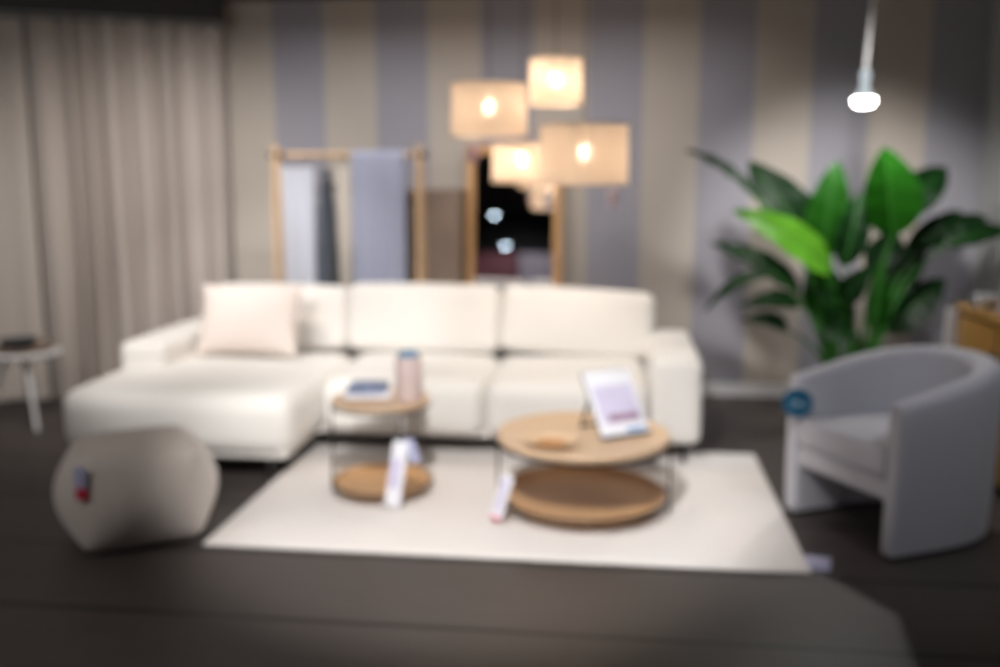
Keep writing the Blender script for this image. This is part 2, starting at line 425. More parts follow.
# things on the coffee tables
t = thing('wooden_bowl', 'shallow round wooden bowl with orange hollow on the larger coffee table', 'bowl', (-.275, 4.25, .3865))
bm = bmesh.new()
lathe(bm, [(0, 0), (.07, 0), (.10, .008), (.122, .020), (.125, .024), (.12, .025), (.10, .014), (.07, .006), (0, .005)], 48)
link('bowl_body', bm, M['oak'], t)
bm = bmesh.new(); lathe(bm, [(0, .0052), (.068, .0064), (.062, .0075), (0, .0066)], 36); link('hollow', bm, M['dish'], t, label='orange brown hollow')
t = thing('tabletop_sign', 'tilted white printed sign on a stand on the larger coffee table', 'sign', (.07, 4.404, .3925), R(34))
el = R(55); Rm = Matrix.Rotation(-(PI/2-el), 4, 'X')
bm = bmesh.new(); rbox(bm, (0, .008, .172), (.272, .008, .345), .003, n=1, mtx=Rm); link('backing_board', bm, M['black'], t)
bm = bmesh.new(); rbox(bm, (0, .002, .172), (.264, .003, .335), .001, n=1, mtx=Rm); sh = link('sheet', bm, M['paper'], t)
bm = bmesh.new(); rbox(bm, (.005, -.0005, .165), (.215, .002, .19), .0008, n=1, mtx=Rm); link('printed_picture', bm, M['lilac'], sh)
bm = bmesh.new(); rbox(bm, (.02, -.002, .095), (.17, .002, .035), .0008, n=1, mtx=Rm); link('printed_picture', bm, M['mauve'], sh)
bm = bmesh.new(); rbox(bm, (.06, -.0005, .028), (.10, .002, .016), .0006, n=1, mtx=Rm); link('printed_bar', bm, M['blueprint'], sh)
bm = bmesh.new(); rbox(bm, (0, -.004, .006), (.274, .02, .008), .002, n=1); link('lip', bm, M['black'], t)
bm = bmesh.new(); tube(bm, [(-.11, .23, .004), (-.11, .135, .19)], .007, 8); tube(bm, [(.11, .23, .004), (.11, .135, .19)], .007, 8); tube(bm, [(-.11, .228, .008), (.11, .228, .008)], .007, 8)
link('stand', bm, M['black'], t)
t = thing('ceramic_vase', 'tall dusty pink cylinder vase with slate blue rim on smaller coffee table', 'vase', (-1.0, 4.55, .4985))
bm = bmesh.new()
lathe(bm, [(0, 0), (.056, 0), (.064, .006), (.067, .05), (.067, .20), (.06, .222), (.046, .222), (.044, .21), (.05, .18), (.05, .02), (0, .015)], 40)
link('body', bm, M['vase'], t)
bm = bmesh.new(); shell(bm, [(.0465, .220), (.053, .217), (.052, .245), (.048, .248), (.044, .245), (.044, .222)], 40); link('rim', bm, M['vasetop'], t, label='slate blue rim')
# folded cloths on the small table
t = thing('folded_napkin', 'pale folded napkin lying flat on the smaller coffee table', 'napkin', (-1.22, 4.60, .5055), R(12))
bm = bmesh.new(); rbox(bm, (0, 0, .009), (.235, .17, .018), .008, (.004, .004, .003), 4); link('cloth_folds', bm, M['paper'], t)
t = thing('folded_towel', 'navy patterned folded towel stacked on the pale napkin', 'towel', (-1.225, 4.61, .5275), R(4))
bm = bmesh.new()
for k in range(3): rbox(bm, (.004*k, -.002*k, .009+.0135*k), (.20-.008*k, .14, .0135), .006, (.004, .004, .003), 4)
link('cloth_folds', bm, M['navy'], t)

# hanging tags on the tables
def folded_tag(name, label, loc, rz, w, l, lean, m='paper'):
    t = thing(name, label, 'price tag', loc, rz)
    a = Matrix.Rotation(lean, 4, 'Y')
    bm = bmesh.new(); rbox(bm, (0, 0, -l/2), (w, .003, l), .001, n=1, mtx=a); link('card', bm, M[m], t)
    return t, a
tg, a = folded_tag('hanging_price_tag', 'white double price tag hanging from the smaller coffee table', (-.985, 4.30, .360), R(4), .075, .33, R(9))
bm = bmesh.new(); rbox(bm, (.03, .012, -.06), (.05, .003, .12), .001, n=1, mtx=Matrix.Rotation(R(-18), 4, 'Y')); link('flap', bm, M['lavcard'], tg)
bm = bmesh.new(); tube(bm, [(0, 0, 0), (-.004, .025, .06), (-.012, .054, .115)], .0015, 6); link('string', bm, M['paper'], tg)
bm = bmesh.new(); rbox(bm, (-.01, -.002, -.16), (.05, .002, .15), .0006, n=1, mtx=a); link('printed_text_block', bm, M['lilac'], tg)
tg, a = folded_tag('hanging_price_tag', 'lilac price tag with pink foot hanging off the larger coffee table', (-.46, 4.145, .262), R(-20), .06, .235, R(17))
bm = bmesh.new(); tube(bm, [(0, 0, 0), (-.01, .02, .04), (-.01, .03, .075)], .0015, 6); link('string', bm, M['paper'], tg)
bm = bmesh.new(); rbox(bm, (-.004, -.002, -.10), (.03, .002, .17), .0006, n=1, mtx=a); link('printed_text_block', bm, M['lilac'], tg)
bm = bmesh.new(); rbox(bm, (0, -.002, -.222), (.05, .002, .02), .0006, n=1, mtx=a); link('pink_foot', bm, M['pink'], tg)

# ------------------------------------------------------------------ barrel armchair
t = thing('barrel_armchair', 'pale grey rounded barrel armchair facing the rug', 'armchair', (1.005, 4.265, 0), R(-60.6))
def u_path(hw, straight, depth, n=44):
    pts = []
    for i in range(8): pts.append((-hw, straight*i/8))
    for i in range(n+1):
        a = PI - PI*i/n
        pts.append((hw*math.copysign(abs(math.cos(a))**.85, math.cos(a)), straight+(depth-straight)*math.sin(a)**.85))
    for i in range(7, -1, -1): pts.append((hw, straight*i/8))
    return pts
def chair_shell():
    bm = bmesh.new(); pts = [Vector((x, y, 0)) for x, y in u_path(.305, .27, .70)]
    L = [0]
    for a, b in zip(pts, pts[1:]): L.append(L[-1]+(b-a).length)
    rings = []
    for i, p in enumerate(pts):
        tg_ = (pts[min(i+1, len(pts)-1)]-pts[max(i-1, 0)]).normalized(); n = Vector((-tg_.y, tg_.x, 0))
        s = L[i]/L[-1]; top = .68+.12*math.sin(PI*s)**1.2
        th = .030+.022*math.sin(PI*s)**.7; zr = top-th
        flare = .020
        sec = [(th, .022), (th+flare*.6, .2), (th+flare, zr*.9), (th+flare, zr)]
        sec += [((th+flare/2)*math.cos(a)+flare/2, zr+th*math.sin(a)) for a in [PI*k/10 for k in range(1, 10)]]
        sec += [(-th, zr), (-th, .3), (-th, .022)]
        end = min(i, len(pts)-1-i)
        rings.append([bm.verts.new(p+n*o+Vector((0, 0, z))) for o, z in sec])
    for a, b in zip(rings, rings[1:]):
        for k in range(len(a)):
            l = (k+1) % len(a); bm.faces.new((a[k], a[l], b[l], b[k]))
    for ring, off in ((rings[0], -.012), (rings[-1], -.012)):
        c = sum((v.co for v in ring), Vector())/len(ring)
        inner = [bm.verts.new(c+(v.co-c)*.80 + Vector((0, off, 0)) if False else Vector((c.x+(v.co.x-c.x)*.72, v.co.y+off, c.z+(v.co.z-c.z)*.955))) for v in ring]
        for k in range(len(ring)):
            l = (k+1) % len(ring); bm.faces.new((ring[k], ring[l], inner[l], inner[k]))
        bm.faces.new(inner)
    return bm
link('curved_back', chair_shell(), M['chair'], t)
bm = bmesh.new(); pts = u_path(.305, .27, .70)
prev = None
for x, y in pts:
    pass
P3 = [Vector((x, y, 0)) for x, y in pts]; rings = []
for i, p_ in enumerate(P3):
    tg_ = (P3[min(i+1, len(P3)-1)]-P3[max(i-1, 0)]).normalized(); n_ = Vector((-tg_.y, tg_.x, 0))
    rings.append([bm.verts.new(p_+n_*o+Vector((0, 0, z))) for o, z in ((.024, 0), (.024, .024), (-.024, .024), (-.024, 0))])
for a_, b_ in zip(rings, rings[1:]):
    for k in range(4): bm.faces.new((a_[k], a_[(k+1) % 4], b_[(k+1) % 4], b_[k]))
bm.faces.new(rings[0]); bm.faces.new(rings[-1])
link('plinth', bm, M['black'], t)
def dshape(w, d, z0, z1, r, crown, y0):
    """D plan cushion: straight front edge, round back"""
    bm = bmesh.new()
    out = []
    for i in range(9): out.append((-w+2*w*i/8, 0))
    for i in range(1, 24):
        a = PI*i/24; out.append((w*math.copysign(abs(math.cos(a))**.6, math.cos(a)), d*.35+(d*.65)*math.sin(a)**.8 if i not in () else 0))
    cx, cy = 0, d*.45
    lay = [(1-r/w*1.0, z0), (1-r/w*.3, z0+r*.3), (1, z0+r), (1, z1-r), (1-r/w*.3, z1-r*.3), (1-r/w*1.0, z1), (.6, z1+crown*.7), (.3, z1+crown)]
    rings = [[bm.verts.new((cx+(x-cx)*s, y0+cy+(y-cy)*s, z)) for x, y in out] for s, z in lay]
    for a, b in zip(rings, rings[1:]):
        for k in range(len(a)):
            l = (k+1) % len(a); bm.faces.new((a[k], a[l], b[l], b[k]))
    bm.faces.new(list(reversed(rings[0]))); bm.faces.new(rings[-1])
    return bm
link('seat_cushion', dshape(.272, .63, .345, .485, .035, .02, -.012), M['chair'], t)
link('seat_frame', dshape(.272, .61, .25, .342, .012, 0, .004), M['chair'], t)
tg = thing('round_price_tag', 'round petrol blue tag hung on the armchair front', 'price tag', (.842, 4.415, .57), R(-14))
bm = bmesh.new(); lathe(bm, [(0, -.002), (.066, -.002), (.068, 0), (.066, .002), (0, .002)], 40); o = link('disc', bm, M['disc'], tg, rot=(PI/2, 0, 0))
bm = bmesh.new()
def stroke(pts): tube(bm, [(x, -.0028, z) for x, z in pts], .0028, 6)
stroke([(-.022, .016), (-.022, -.008), (-.026, -.014), (-.034, -.012)])
stroke([(-.008, .018), (-.008, -.014)]); stroke([(-.008, .0), (0, .004), (.006, -.004), (.0, -.013), (-.008, -.012)])
stroke([(.016, .008), (.018, -.004), (.024, -.012)])
stroke([(.030, .016), (.036, .006), (.037, -.006), (.033, -.016)])
link('handwritten_marks', bm, M['ink'], tg)
bm = bmesh.new(); tube(bm, [(0, .001, .066), (.015, .03, .095), (.03, .07, .12)], .0012, 6); link('string', bm, M['paper'], tg)

# ------------------------------------------------------------------ white round side table by the curtain
t = thing('side_table', 'small round white topped side table in front of the curtain', 'side table', (-3.80, 5.70, 0))
bm = bmesh.new(); lathe(bm, [(0, .445), (.20, .445), (.228, .455), (.235, .466), (.232, .474), (.224, .477), (0, .474)], 56); link('tabletop', bm, M['white'], t)
bm = bmesh.new(); lathe(bm, [(0, .428), (.10, .428), (.11, .445), (0, .445)], 32); link('hub', bm, M['white'], t)
for a, m in ((-46, 'white'), (118, 'walnut'), (205, 'white')):
    bm = bmesh.new(); c, s = math.cos(R(a)), math.sin(R(a))
    tube(bm, [(.09*c, .09*s, .435), (.275*c, .275*s, 0)], [.017, .013], 12); link('leg', bm, M[m], t, label='brown wooden leg' if m == 'walnut' else None)
t = thing('wooden_tray', 'shallow dark wooden tray lying on the white side table', 'tray', (-3.80, 5.72, .4745))
bm = bmesh.new(); lathe(bm, [(0, .003), (.16, .003), (.185, .018), (.19, .034), (.184, .036), (.172, .02), (.155, .011), (0, .011)], 48); link('tray_body', bm, M['cabinet'], t)
t = thing('ceramic_bowl', 'small dark slate bowl resting on the wooden tray', 'bowl', (-3.83, 5.72, .4857))
bm = bmesh.new(); lathe(bm, [(0, .002), (.05, .002), (.09, .024), (.115, .06), (.117, .066), (.111, .066), (.084, .03), (.05, .012), (0, .01)], 48); link('bowl_body', bm, M['grey_cloth'], t)

# ------------------------------------------------------------------ curtains and their track
cA = Vector((-2.87, 6.96, 0)); cd = Vector((-.883, -.469, 0)); cn = Vector((.469, -.883, 0))
def drape(s0, s1, m, name, label, amp=.13, pitch=.17, seed=1):
    rnd = random.Random(seed); bm = bmesh.new()
    ph = []; s = s0
    # fold centres at uneven pitch
    knots = [s0]
    while knots[-1] < s1: knots.append(knots[-1]+pitch*rnd.uniform(.6, 1.5))
    amps = [amp*rnd.uniform(.45, 1.25) for _ in knots]
    def off(s):
        for i in range(len(knots)-1):
            if knots[i] <= s <= knots[i+1]:
                f = (s-knots[i])/(knots[i+1]-knots[i]); return amps[i]*(math.sin(PI*f)**1.4), f
        return 0, 0
    ns = int((s1-s0)/.009); zs = [.012, .3, .7, 1.1, 1.5, 1.9, 2.25, 2.5, 2.60, 2.655]
    grid = []
    for i in range(ns+1):
        s = s0+(s1-s0)*i/ns; row = []
        for z in zs:
            o, f = off(s); k = 1.15-.45*(z/2.7)
            w = .012*math.sin(s*9+z*.9+seed)*(1-z/2.9)
            q = cA+cd*(s+.01*math.sin(z*1.7+s*14)*(1-z/2.8))+cn*(o*k+w)
            row.append((q.x, q.y, z))
        grid.append(row)
    sheet(bm, grid, .003)
    o = link(name, bm, m); return tag(o, label, 'curtain', 'floor length drapes')
drape(0.0, 1.30, M['curtain'], 'curtain', 'pleated taupe floor length curtain ending at the striped wall', seed=3)
drape(1.32, 1.95, M['sheer'], 'curtain', 'paler plain floor length curtain at the side table end', amp=.022, pitch=.2, seed=8)
t = thing('curtain_pelmet', 'dark grey curtain pelmet and track running below the ceiling', 'curtain rail', (cA.x, cA.y, 2.66), math.atan2(cd.y, cd.x))
bm = bmesh.new(); rbox(bm, (.98, .0, .105), (2.0, .18, .18), .006, n=1); link('pelmet_box', bm, M['pelmet'], t)
bm = bmesh.new(); rbox(bm, (.98, .095, .012), (2.0, .02, .014), .004, n=1); link('track', bm, M['side'], t)

# ------------------------------------------------------------------ clothes rack, cloth and scarf
t = thing('clothes_rack', 'pine clothes rack with A shaped ends behind the sofa', 'clothes rack', (-1.835, 6.51, 0))
for x in (-.505, .505):
    for y in (-.09, .09):
        bm = bmesh.new(); s = -1 if y < 0 else 1
        rbox(bm, (0, 0, .90), (.028, .024, 1.80), .006, n=1, mtx=Matrix.Translation((x+(.008*s if x < 0 else .008*s), y, 0)) @ Matrix.Rotation(R(2.6)*s, 4, 'X'))
        link('leg', bm, M['pine'], t)
    bm = bmesh.new(); tube(bm, [(x-.05, 0, 1.735), (x+.05, 0, 1.735)], .021, 12); link('joint', bm, M['black'], t)
bm = bmesh.new(); tube(bm, [(-.50, 0, 1.735), (.50, 0, 1.735)], .020, 14); link('rail', bm, M['pine'], t)
bm = bmesh.new(); tube(bm, [(-.50, 0, .35), (.50, 0, .35)], .014, 14); link('lower_rail', bm, M['pine'], t)
def cloth_over(x0, x1, yc, zt, zb, rad, m, name, label, cat, seed, th=.006, gap=.03):
    grid = []; nx = 26
    for i in range(nx+1):
        u = i/nx; x = x0+(x1-x0)*u; row = []
        w = lambda z, s: .016*math.sin(u*13+seed+s)*min(1, (zt-z)*2)
        for z in [zb, zb+(zt-zb)*.3, zb+(zt-zb)*.6, zb+(zt-zb)*.85, zt-.03]: row.append((x, yc-rad-gap*(zt-z)*.6+w(z, 0), z))
        for k in range(1, 8): a = PI-PI*k/8; row.append((x, yc+rad*math.cos(a), zt-.005+rad*math.sin(a)))
        for z in [zt-.03, zb+(zt-zb)*.85, zb+(zt-zb)*.6, zb+(zt-zb)*.35, zb+.1]: row.append((x, yc+rad+gap*(zt-z)*.6+w(z, 2), z))
        grid.append(row)
    bm = bmesh.new(); sheet(bm, grid, th); o = link(name, bm, m); return tag(o, label, cat)
cloth_over(-1.80, -1.435, 6.51, 1.74, .70, .028, M['throw'], 'throw_blanket', 'pale blue grey blanket draped over the pine clothes rack', 'blanket', 1)
t = thing('hanging_scarf', 'dark charcoal scarf with two tails hanging from the pine rack rail', 'scarf', (-1.985, 6.51, 1.735))
bm = bmesh.new(); tube(bm, [(.0, -.03, .0)]+[(0, -.026*math.cos(PI*k/8), .026*math.sin(PI*k/8)) for k in range(1, 9)]+[(0, .02, -.03), (0, .004, -.07), (0, 0, -.115)], .003, 8); link('hook', bm, M['black'], t)
for dx, L, w0, w1, m in ((-.035, .95, .05, .08, 'slate'), (.03, .98, .08, .08, 'grey_cloth')):
    grid = []
    for i in range(11):
        u = -1+i/5; row = []
        for j in range(14):
            v = j/13; w = w0*(.55+.45*min(1, v*4))+(w1-w0)*v
            row.append((dx*(.15+1.25*v)+u*w/2, -.012+.012*math.sin(u*5+v*3)+(.012 if dx > 0 else -.012), -.10-L*v))
        grid.append(row)
    bm = bmesh.new(); sheet(bm, grid, .008); link('tail', bm, M[m], t, label='slate blue tail' if m == 'slate' else None)
bm = bmesh.new(); tube(bm, [(.0, -.03, -.20), (.03, -.035, -.205), (.06, -.03, -.20)], .016, 8); link('folded_loop', bm, M['grey_cloth'], t)

def hung_cloth(name, label, cat, x0, x1, zt, L, m, seed):
    t = thing(name, label, cat, ((x0+x1)/2, 6.51, 1.735)); w = x1-x0; grid = []
    for i in range(25):
        u = i/24; row = []
        for j in range(12):
            v = j/11
            row.append(((u-.5)*w*(1-.04*v), .014*math.sin(u*9+seed)*(.3+v)+.008*math.sin(u*21+seed*2)*v, zt-1.735-L*v-.015*math.sin(PI*u)))
        grid.append(row)
    bm = bmesh.new(); sheet(bm, grid, .005); link('cloth', bm, M[m], t)
    for sx in (-.36, .36):
        bm = bmesh.new(); tube(bm, [(sx*w, .0, zt-1.745)]+[(sx*w, -.024*math.cos(a), .024*math.sin(a)) for a in (-.9, -.3, .3, .8, 1.3, 1.8, 2.4, 3.0)], .0025, 6); link('hook', bm, M['black'], t)
hung_cloth('hanging_shirt', 'pale icy blue shirt cloth hung between rack post and charcoal scarf', 'shirt', -2.315, -2.075, 1.665, .95, 'ice', 1)
hung_cloth('hanging_cloth', 'narrow cream cloth hung between charcoal scarf and blue grey blanket', 'cloth', -1.905, -1.825, 1.67, .95, 'cream', 4)

# ------------------------------------------------------------------ brown cabinet and mirror against the striped wall
t = thing('tall_cabinet', 'tall plain brown wooden cabinet against the striped wall beside the mirror', 'cabinet', (-1.325, 6.885, 0))
bm = bmesh.new(); rbox(bm, (0, 0, .76), (.46, .27, 1.44), .004, n=1); link('body', bm, M['cabinet'], t)
bm = bmesh.new(); rbox(bm, (0, 0, 1.49), (.475, .285, .022), .004, n=1); link('top_panel', bm, M['cabinet'], t)
bm = bmesh.new(); rbox(bm, (0, 0, .02), (.44, .23, .04), .003, n=1); link('plinth', bm, M['black'], t)
bm = bmesh.new(); rbox(bm, (-.003, -.142, .76), (.445, .014, 1.40), .003, n=1); d = link('door', bm, M['cabinet'], t)
bm = bmesh.new(); tube(bm, [(-.19, -.147, .68), (-.19, -.165, .70), (-.19, -.165, .82), (-.19, -.147, .84)], .005, 8); link('handle', bm, M['black'], d)

TL = R(5)
t = thing('standing_mirror', 'tall wood framed mirror leaning on the striped wall, reflecting dark space', 'mirror', (-.73, 6.80, 0))
Rm = Matrix.Rotation(-TL, 4, 'X')
W2, H2 = .345, 1.82
bm = bmesh.new()
for x in (-W2+.03, W2-.03): rbox(bm, (x, 0, H2/2), (.06, .036, H2), .006, n=1, mtx=Rm)
for z in (.035, H2-.035): rbox(bm, (0, 0, z), (2*W2-.12, .034, .07), .006, n=1, mtx=Rm)
link('frame', bm, M['frame'], t)
bm = bmesh.new(); rbox(bm, (0, .006, H2/2), (2*W2-.118, .006, H2-.138), .001, n=1, mtx=Rm); link('glass', bm, M['mirror'], t, smooth=False)
bm = bmesh.new(); rbox(bm, (0, .014, H2/2), (2*W2-.10, .006, H2-.10), .001, n=1, mtx=Rm); link('back_panel', bm, M['walnut'], t)

# things the mirror shows, behind the camera
t = thing('display_panel', 'maroon display panel reflected low in the standing mirror', 'panel', (-2.27, -3.9, 0))
bm = bmesh.new(); rbox(bm, (0, 0, 1.045), (.94, .05, 2.03), .005, n=1); link('board', bm, M['redpanel'], t)
for s in (-1, 1):
    bm = bmesh.new(); rbox(bm, (s*.4, 0, .015), (.05, .4, .03), .004, n=1); link('foot', bm, M['black'], t)
t = thing('display_panel', 'mauve grey display panel reflected low in the standing mirror', 'panel', (-1.27, -3.9, 0))
bm = bmesh.new(); rbox(bm, (0, 0, 1.045), (.98, .05, 2.03), .005, n=1); link('board', bm, M['greypanel'], t)
for s in (-1, 1):
    bm = bmesh.new(); rbox(bm, (s*.4, 0, .015), (.05, .4, .03), .004, n=1); link('foot', bm, M['black'], t)
def pole_spot(loc, z, label):
    t = thing('spotlight', label, 'spotlight', (loc[0], loc[1], ZC), 0, 'bluish store lights in the mirror')
    bm = bmesh.new(); tube(bm, [(0, 0, -.001), (0, 0, z-ZC+.09)], .006, 8); link('rod', bm, M['black'], t)
    bm = bmesh.new(); lathe(bm, [(0, .10), (.03, .10), (.05, .06), (.055, 0), (.05, 0), (.045, .05), (0, .06)], 24, (0, -.0, z-ZC)); link('housing', bm, M['black'], t, rot=(0, 0, 0))
    bm = bmesh.new(); lathe(bm, [(0, -.020), (.022, -.016), (.040, 0), (.044, .012), (0, .02)], 24, (0, 0, z-ZC)); link('lens', bm, M['spot'], t)
pole_spot((-1.95, -1.55), 2.45, 'upper bluish round light reflected in the standing mirror')
pole_spot((-1.76, -1.55), 1.96, 'lower bluish round light reflected in the standing mirror')

# ------------------------------------------------------------------ pendant lamps
def pendant(label, x, y, zc, r, h):
    t = thing('pendant_lamp', label, 'pendant lamp', (x, y, ZC), 0, 'drum pendant lamps over the sofa')
    zb = zc-h/2-ZC; zt = zc+h/2-ZC
    bm = bmesh.new(); shell(bm, [(r, zb), (r-.004, zt), (r-.006, zt), (r-.002-.0, zb)], 64); link('shade', bm, M['shade'], t)
    for z in (zb, zt):
        bm = bmesh.new(); shell(bm, [(r-.001, z-.004), (r+.002, z-.004), (r+.002, z+.004), (r-.001, z+.004)], 64); link('shade_rim', bm, M['shade'], t)
    bm = bmesh.new(); zs = zt-.02
    for k in range(3):
        a = 2*PI*k/3+.4; tube(bm, [(0, 0, zs), ((r-.004)*math.cos(a), (r-.004)*math.sin(a), zs)], .002, 6)
    link('spider', bm, M['black'], t)
    bz = zc-ZC+.02
    bm = bmesh.new(); lathe(bm, [(0, bz+.10), (.014, bz+.10), (.018, bz+.09), (.019, bz+.035), (.0, bz+.035)], 20); link('socket', bm, M['black'], t)
    bm = bmesh.new(); lathe(bm, [(0, bz-.045), (.018, bz-.04), (.031, bz-.018), (.032, bz+.002), (.022, bz+.026), (.013, bz+.04), (0, bz+.04)], 20); link('bulb', bm, M['bulb'], t)
    bm = bmesh.new(); tube(bm, [(0, 0, -.02), (0, 0, bz+.1)], .0035, 8); link('cord', bm, M['cord'], t)
    bm = bmesh.new(); lathe(bm, [(0, -.03), (.045, -.03), (.055, -.022), (.055, -.001), (0, -.001)], 28); link('ceiling_rose', bm, M['cord'], t)
pendant('widest drum pendant, hanging lowest in front of the cluster', -.172, 5.10, 1.702, .232, .295)
pendant('broad drum pendant on the curtain side of the lamp cluster', -.680, 5.18, 1.940, .203, .258)
pendant('small drum pendant hanging topmost in the lamp cluster', -.345, 5.44, 2.105, .147, .232)
pendant('drum pendant half hidden behind the widest lamp', -.545, 5.62, 1.668, .178, .215)
def shade_tag(label, loc, m, top):
    t = thing('lamp_price_tag', label, 'price tag', loc, R(8))
    bm = bmesh.new(); rbox(bm, (0, 0, 0), (.055, .003, .10), .001, n=1); link('card', bm, M[m], t)
    bm = bmesh.new(); rbox(bm, (0, -.002, -.025), (.04, .001, .03), .0004, n=1); link('printed_block', bm, M['mauve' if m == 'mauvecard' else 'lilac'], t)
    bm = bmesh.new(); tube(bm, [(0, 0, .048), (.003, 0, top*.5+.03), (0, 0, top)], .001, 6); link('string', bm, M['paper'], t)
shade_tag('pinkish price tag hanging under the curtain side pendant', (-.766, 5.20, 1.715), 'mauvecard', .085)
shade_tag('warm lit price tag hanging under the half hidden pendant', (-.39, 5.55, 1.455), 'paper', .08)
shade_tag('lilac price tag hanging under the widest pendant', (-.02, 5.12, 1.468), 'lilac', .075)

# bare reflector bulb over the plant
t = thing('bare_bulb_pendant', 'bare white reflector bulb hanging on a cord over the plant', 'pendant lamp', (1.385, 5.8, ZC))
z = 1.985-ZC
bm = bmesh.new(); lathe(bm, [(.0, z+.21), (.012, z+.205), (.026, z+.195), (.029, z+.16), (.024, z+.155), (.023, z+.10), (.030, z+.085), (.052, z+.06), (.058, z+.048), (.057, z+.040), (0, z+.03)], 40); link('bulb_body', bm, M['glowglass'], t)
bm = bmesh.new(); lathe(bm, [(.0565, z+.046), (.0595, z+.030), (.050, z+.006), (.028, z-.001), (0, z-.003)], 40); link('bulb_face', bm, M['reflector'], t)
bm = bmesh.new(); tube(bm, [(.015, 0, -.02), (.022, 0, -.2), (.008, 0, z+.4), (0, 0, z+.2)], .010, 10); link('cord', bm, M['brass'], t)
bm = bmesh.new(); lathe(bm, [(0, -.03), (.045, -.03), (.055, -.022), (.055, -.001), (0, -.001)], 28, (.015, 0, 0)); link('ceiling_rose', bm, M['brass'], t)

# ------------------------------------------------------------------ potted plant
PX, PY = 1.48, 6.15
t = thing('potted_plant', 'tall broad leaved green plant under the bare bulb behind the armchair', 'plant', (PX, PY, 0))
bm = bmesh.new(); lathe(bm, [(0, 0), (.14, 0), (.155, .01), (.185, .30), (.19, .33), (.178, .335), (.17, .31), (.168, .285), (0, .285)], 48); link('pot', bm, M['pot'], t)
bm = bmesh.new(); lathe(bm, [(0, .286), (.166, .286), (.15, .30), (.06, .31), (0, .312)], 32); link('soil', bm, M['soil'], t)
def leaf(b, tip, w, facing, fold=.25, droop=.06, m='leaf', sx=0, curve=0):
    b = Vector(b)-Vector((PX, PY, 0)); tip = Vector(tip)-Vector((PX, PY, 0))
    d = tip-b; L = d.length; d.normalize()
    f = Vector(facing); f = (f-d*f.dot(d)).normalized(); side = d.cross(f).normalized()
    bm = bmesh.new(); grid = []; nu, nv = 8, 18
    for i in range(nu+1):
        u = -1+2*i/nu; row = []
        for j in range(nv+1):
            v = j/nv
            prof = (math.sin(PI*min(1, v**.80))**.72)*(1-.15*v) if 0 < v < 1 else 0
            prof = max(prof, .015)
            c = b+d*(L*v)+f*(-droop*(2*v-1)**2+droop)*1.0-Vector((0, 0, 1))*(droop*.8*v*v)+side*curve*math.sin(PI*v)
            off = side*(u*w/2*prof)*(1-.15*fold*abs(u))+f*(fold*abs(u)*w/2*prof)+f*(.006*math.sin(v*26+u*2)*abs(u))
            row.append(tuple(c+off))
        grid.append(row)
    sheet(bm, grid, .0018); lf = link('leaf', bm, M[m], t)
    bm = bmesh.new(); tube(bm, [grid[nu//2][j] for j in range(0, nv)], [.006*(1-j/nv)+.0015 for j in range(0, nv)], 6); link('midrib', bm, M['stem'], lf)
    s0 = Vector((sx-PX, (b.y)*.3, .30)); pts = []
    for k in range(13):
        q = k/12; p = s0*(1-q)**2+Vector((s0.x*.75+b.x*.25, s0.y*.6+b.y*.4, s0.z+(b.z-s0.z)*.75))*2*q*(1-q)+b*q*q; pts.append(p)
    pts.append(b+d*.03)
    bm = bmesh.new(); tube(bm, pts, [.016-.009*k/13 for k in range(14)], 8); link('stem', bm, M['stem'], t)
leaf((.851, 6.05, 1.45), (.404, 5.9, 1.77), .13, (.4, -.6, .7), .4, .03, 'leafshaded', 1.38)
leaf((1.261, 6.2, 1.062), (.824, 6.3, 1.726), .36, (.1, -1, .2), .22, .05, 'leafshaded', 1.38)
leaf((1.253, 6.1, 1.071), (1.324, 6.1, 1.72), .29, (-.25, -1, .1), .25, .04, 'leaf', 1.40)
leaf((1.30, 5.95, 1.02), (.668, 5.72, 1.439), .27, (.1, -.85, .6), .18, .05, 'leaflit', 1.39)
leaf((1.152, 6.15, .878), (.594, 6.15, 1.221), .18, (.2, -.8, .5), .35, .05, 'leafshaded', 1.37)
leaf((.987, 6.1, .988), (.549, 5.95, .836), .11, (0, -.6, .8), .35, .08, 'leafshaded', 1.36)
leaf((1.645, 6.0, 1.234), (1.563, 6.0, 1.787), .40, (-.15, -1, .05), .75, .03, 'leaf', 1.57)
leaf((1.733, 6.2, 1.327), (2.028, 6.35, 1.69), .27, (-.3, -1, .2), .3, .05, 'leafshaded', 1.58)
leaf((1.356, 5.95, 1.05), (1.441, 6.0, 1.532), .22, (.1, -1, .3), .2, .04, 'leafshaded', 1.5)
leaf((2.0, 6.2, 1.165), (2.42, 6.25, 1.286), .20, (0, -.7, .7), .3, .04, 'leafshaded', 1.60)
leaf((1.927, 6.3, 1.148), (2.322, 6.4, 1.38), .18, (-.2, -.8, .5), .3, .05, 'leafshaded', 1.60)
leaf((1.363, 5.95, .836), (1.482, 5.8, 1.11), .18, (-.2, -.9, .3), .3, .03, 'leafshaded', 1.44)
leaf((1.128, 6.0, .815), (.762, 5.9, .854), .15, (0, -.8, .6), .3, .05, 'leafshaded', 1.4)
leaf((1.467, 6.1, .651), (1.19, 6.0, .949), .20, (.3, -.8, .4), .3, .04, 'leafshaded', 1.47)
leaf((1.456, 5.9, .652), (1.206, 5.8, .656), .14, (0, -.7, .7), .3, .03, 'leafshaded', 1.5)
leaf((1.812, 6.3, 1.059), (2.174, 6.45, 1.412), .19, (-.4, -.8, .4), .3, .04, 'leafshaded', 1.56)
leaf((1.631, 6.3, .943), (1.80, 6.5, 1.272), .25, (-.3, -.9, .2), .25, .04, 'leafshaded', 1.55)
leaf((1.213, 6.35, 1.126), (.98, 6.5, 1.60), .26, (.2, -.9, .3), .25, .04, 'leafshaded', 1.42)
leaf((1.30, 6.2, .70), (1.22, 6.15, 1.12), .24, (0, -1, .1), .25, .04, 'leaf', 1.38)
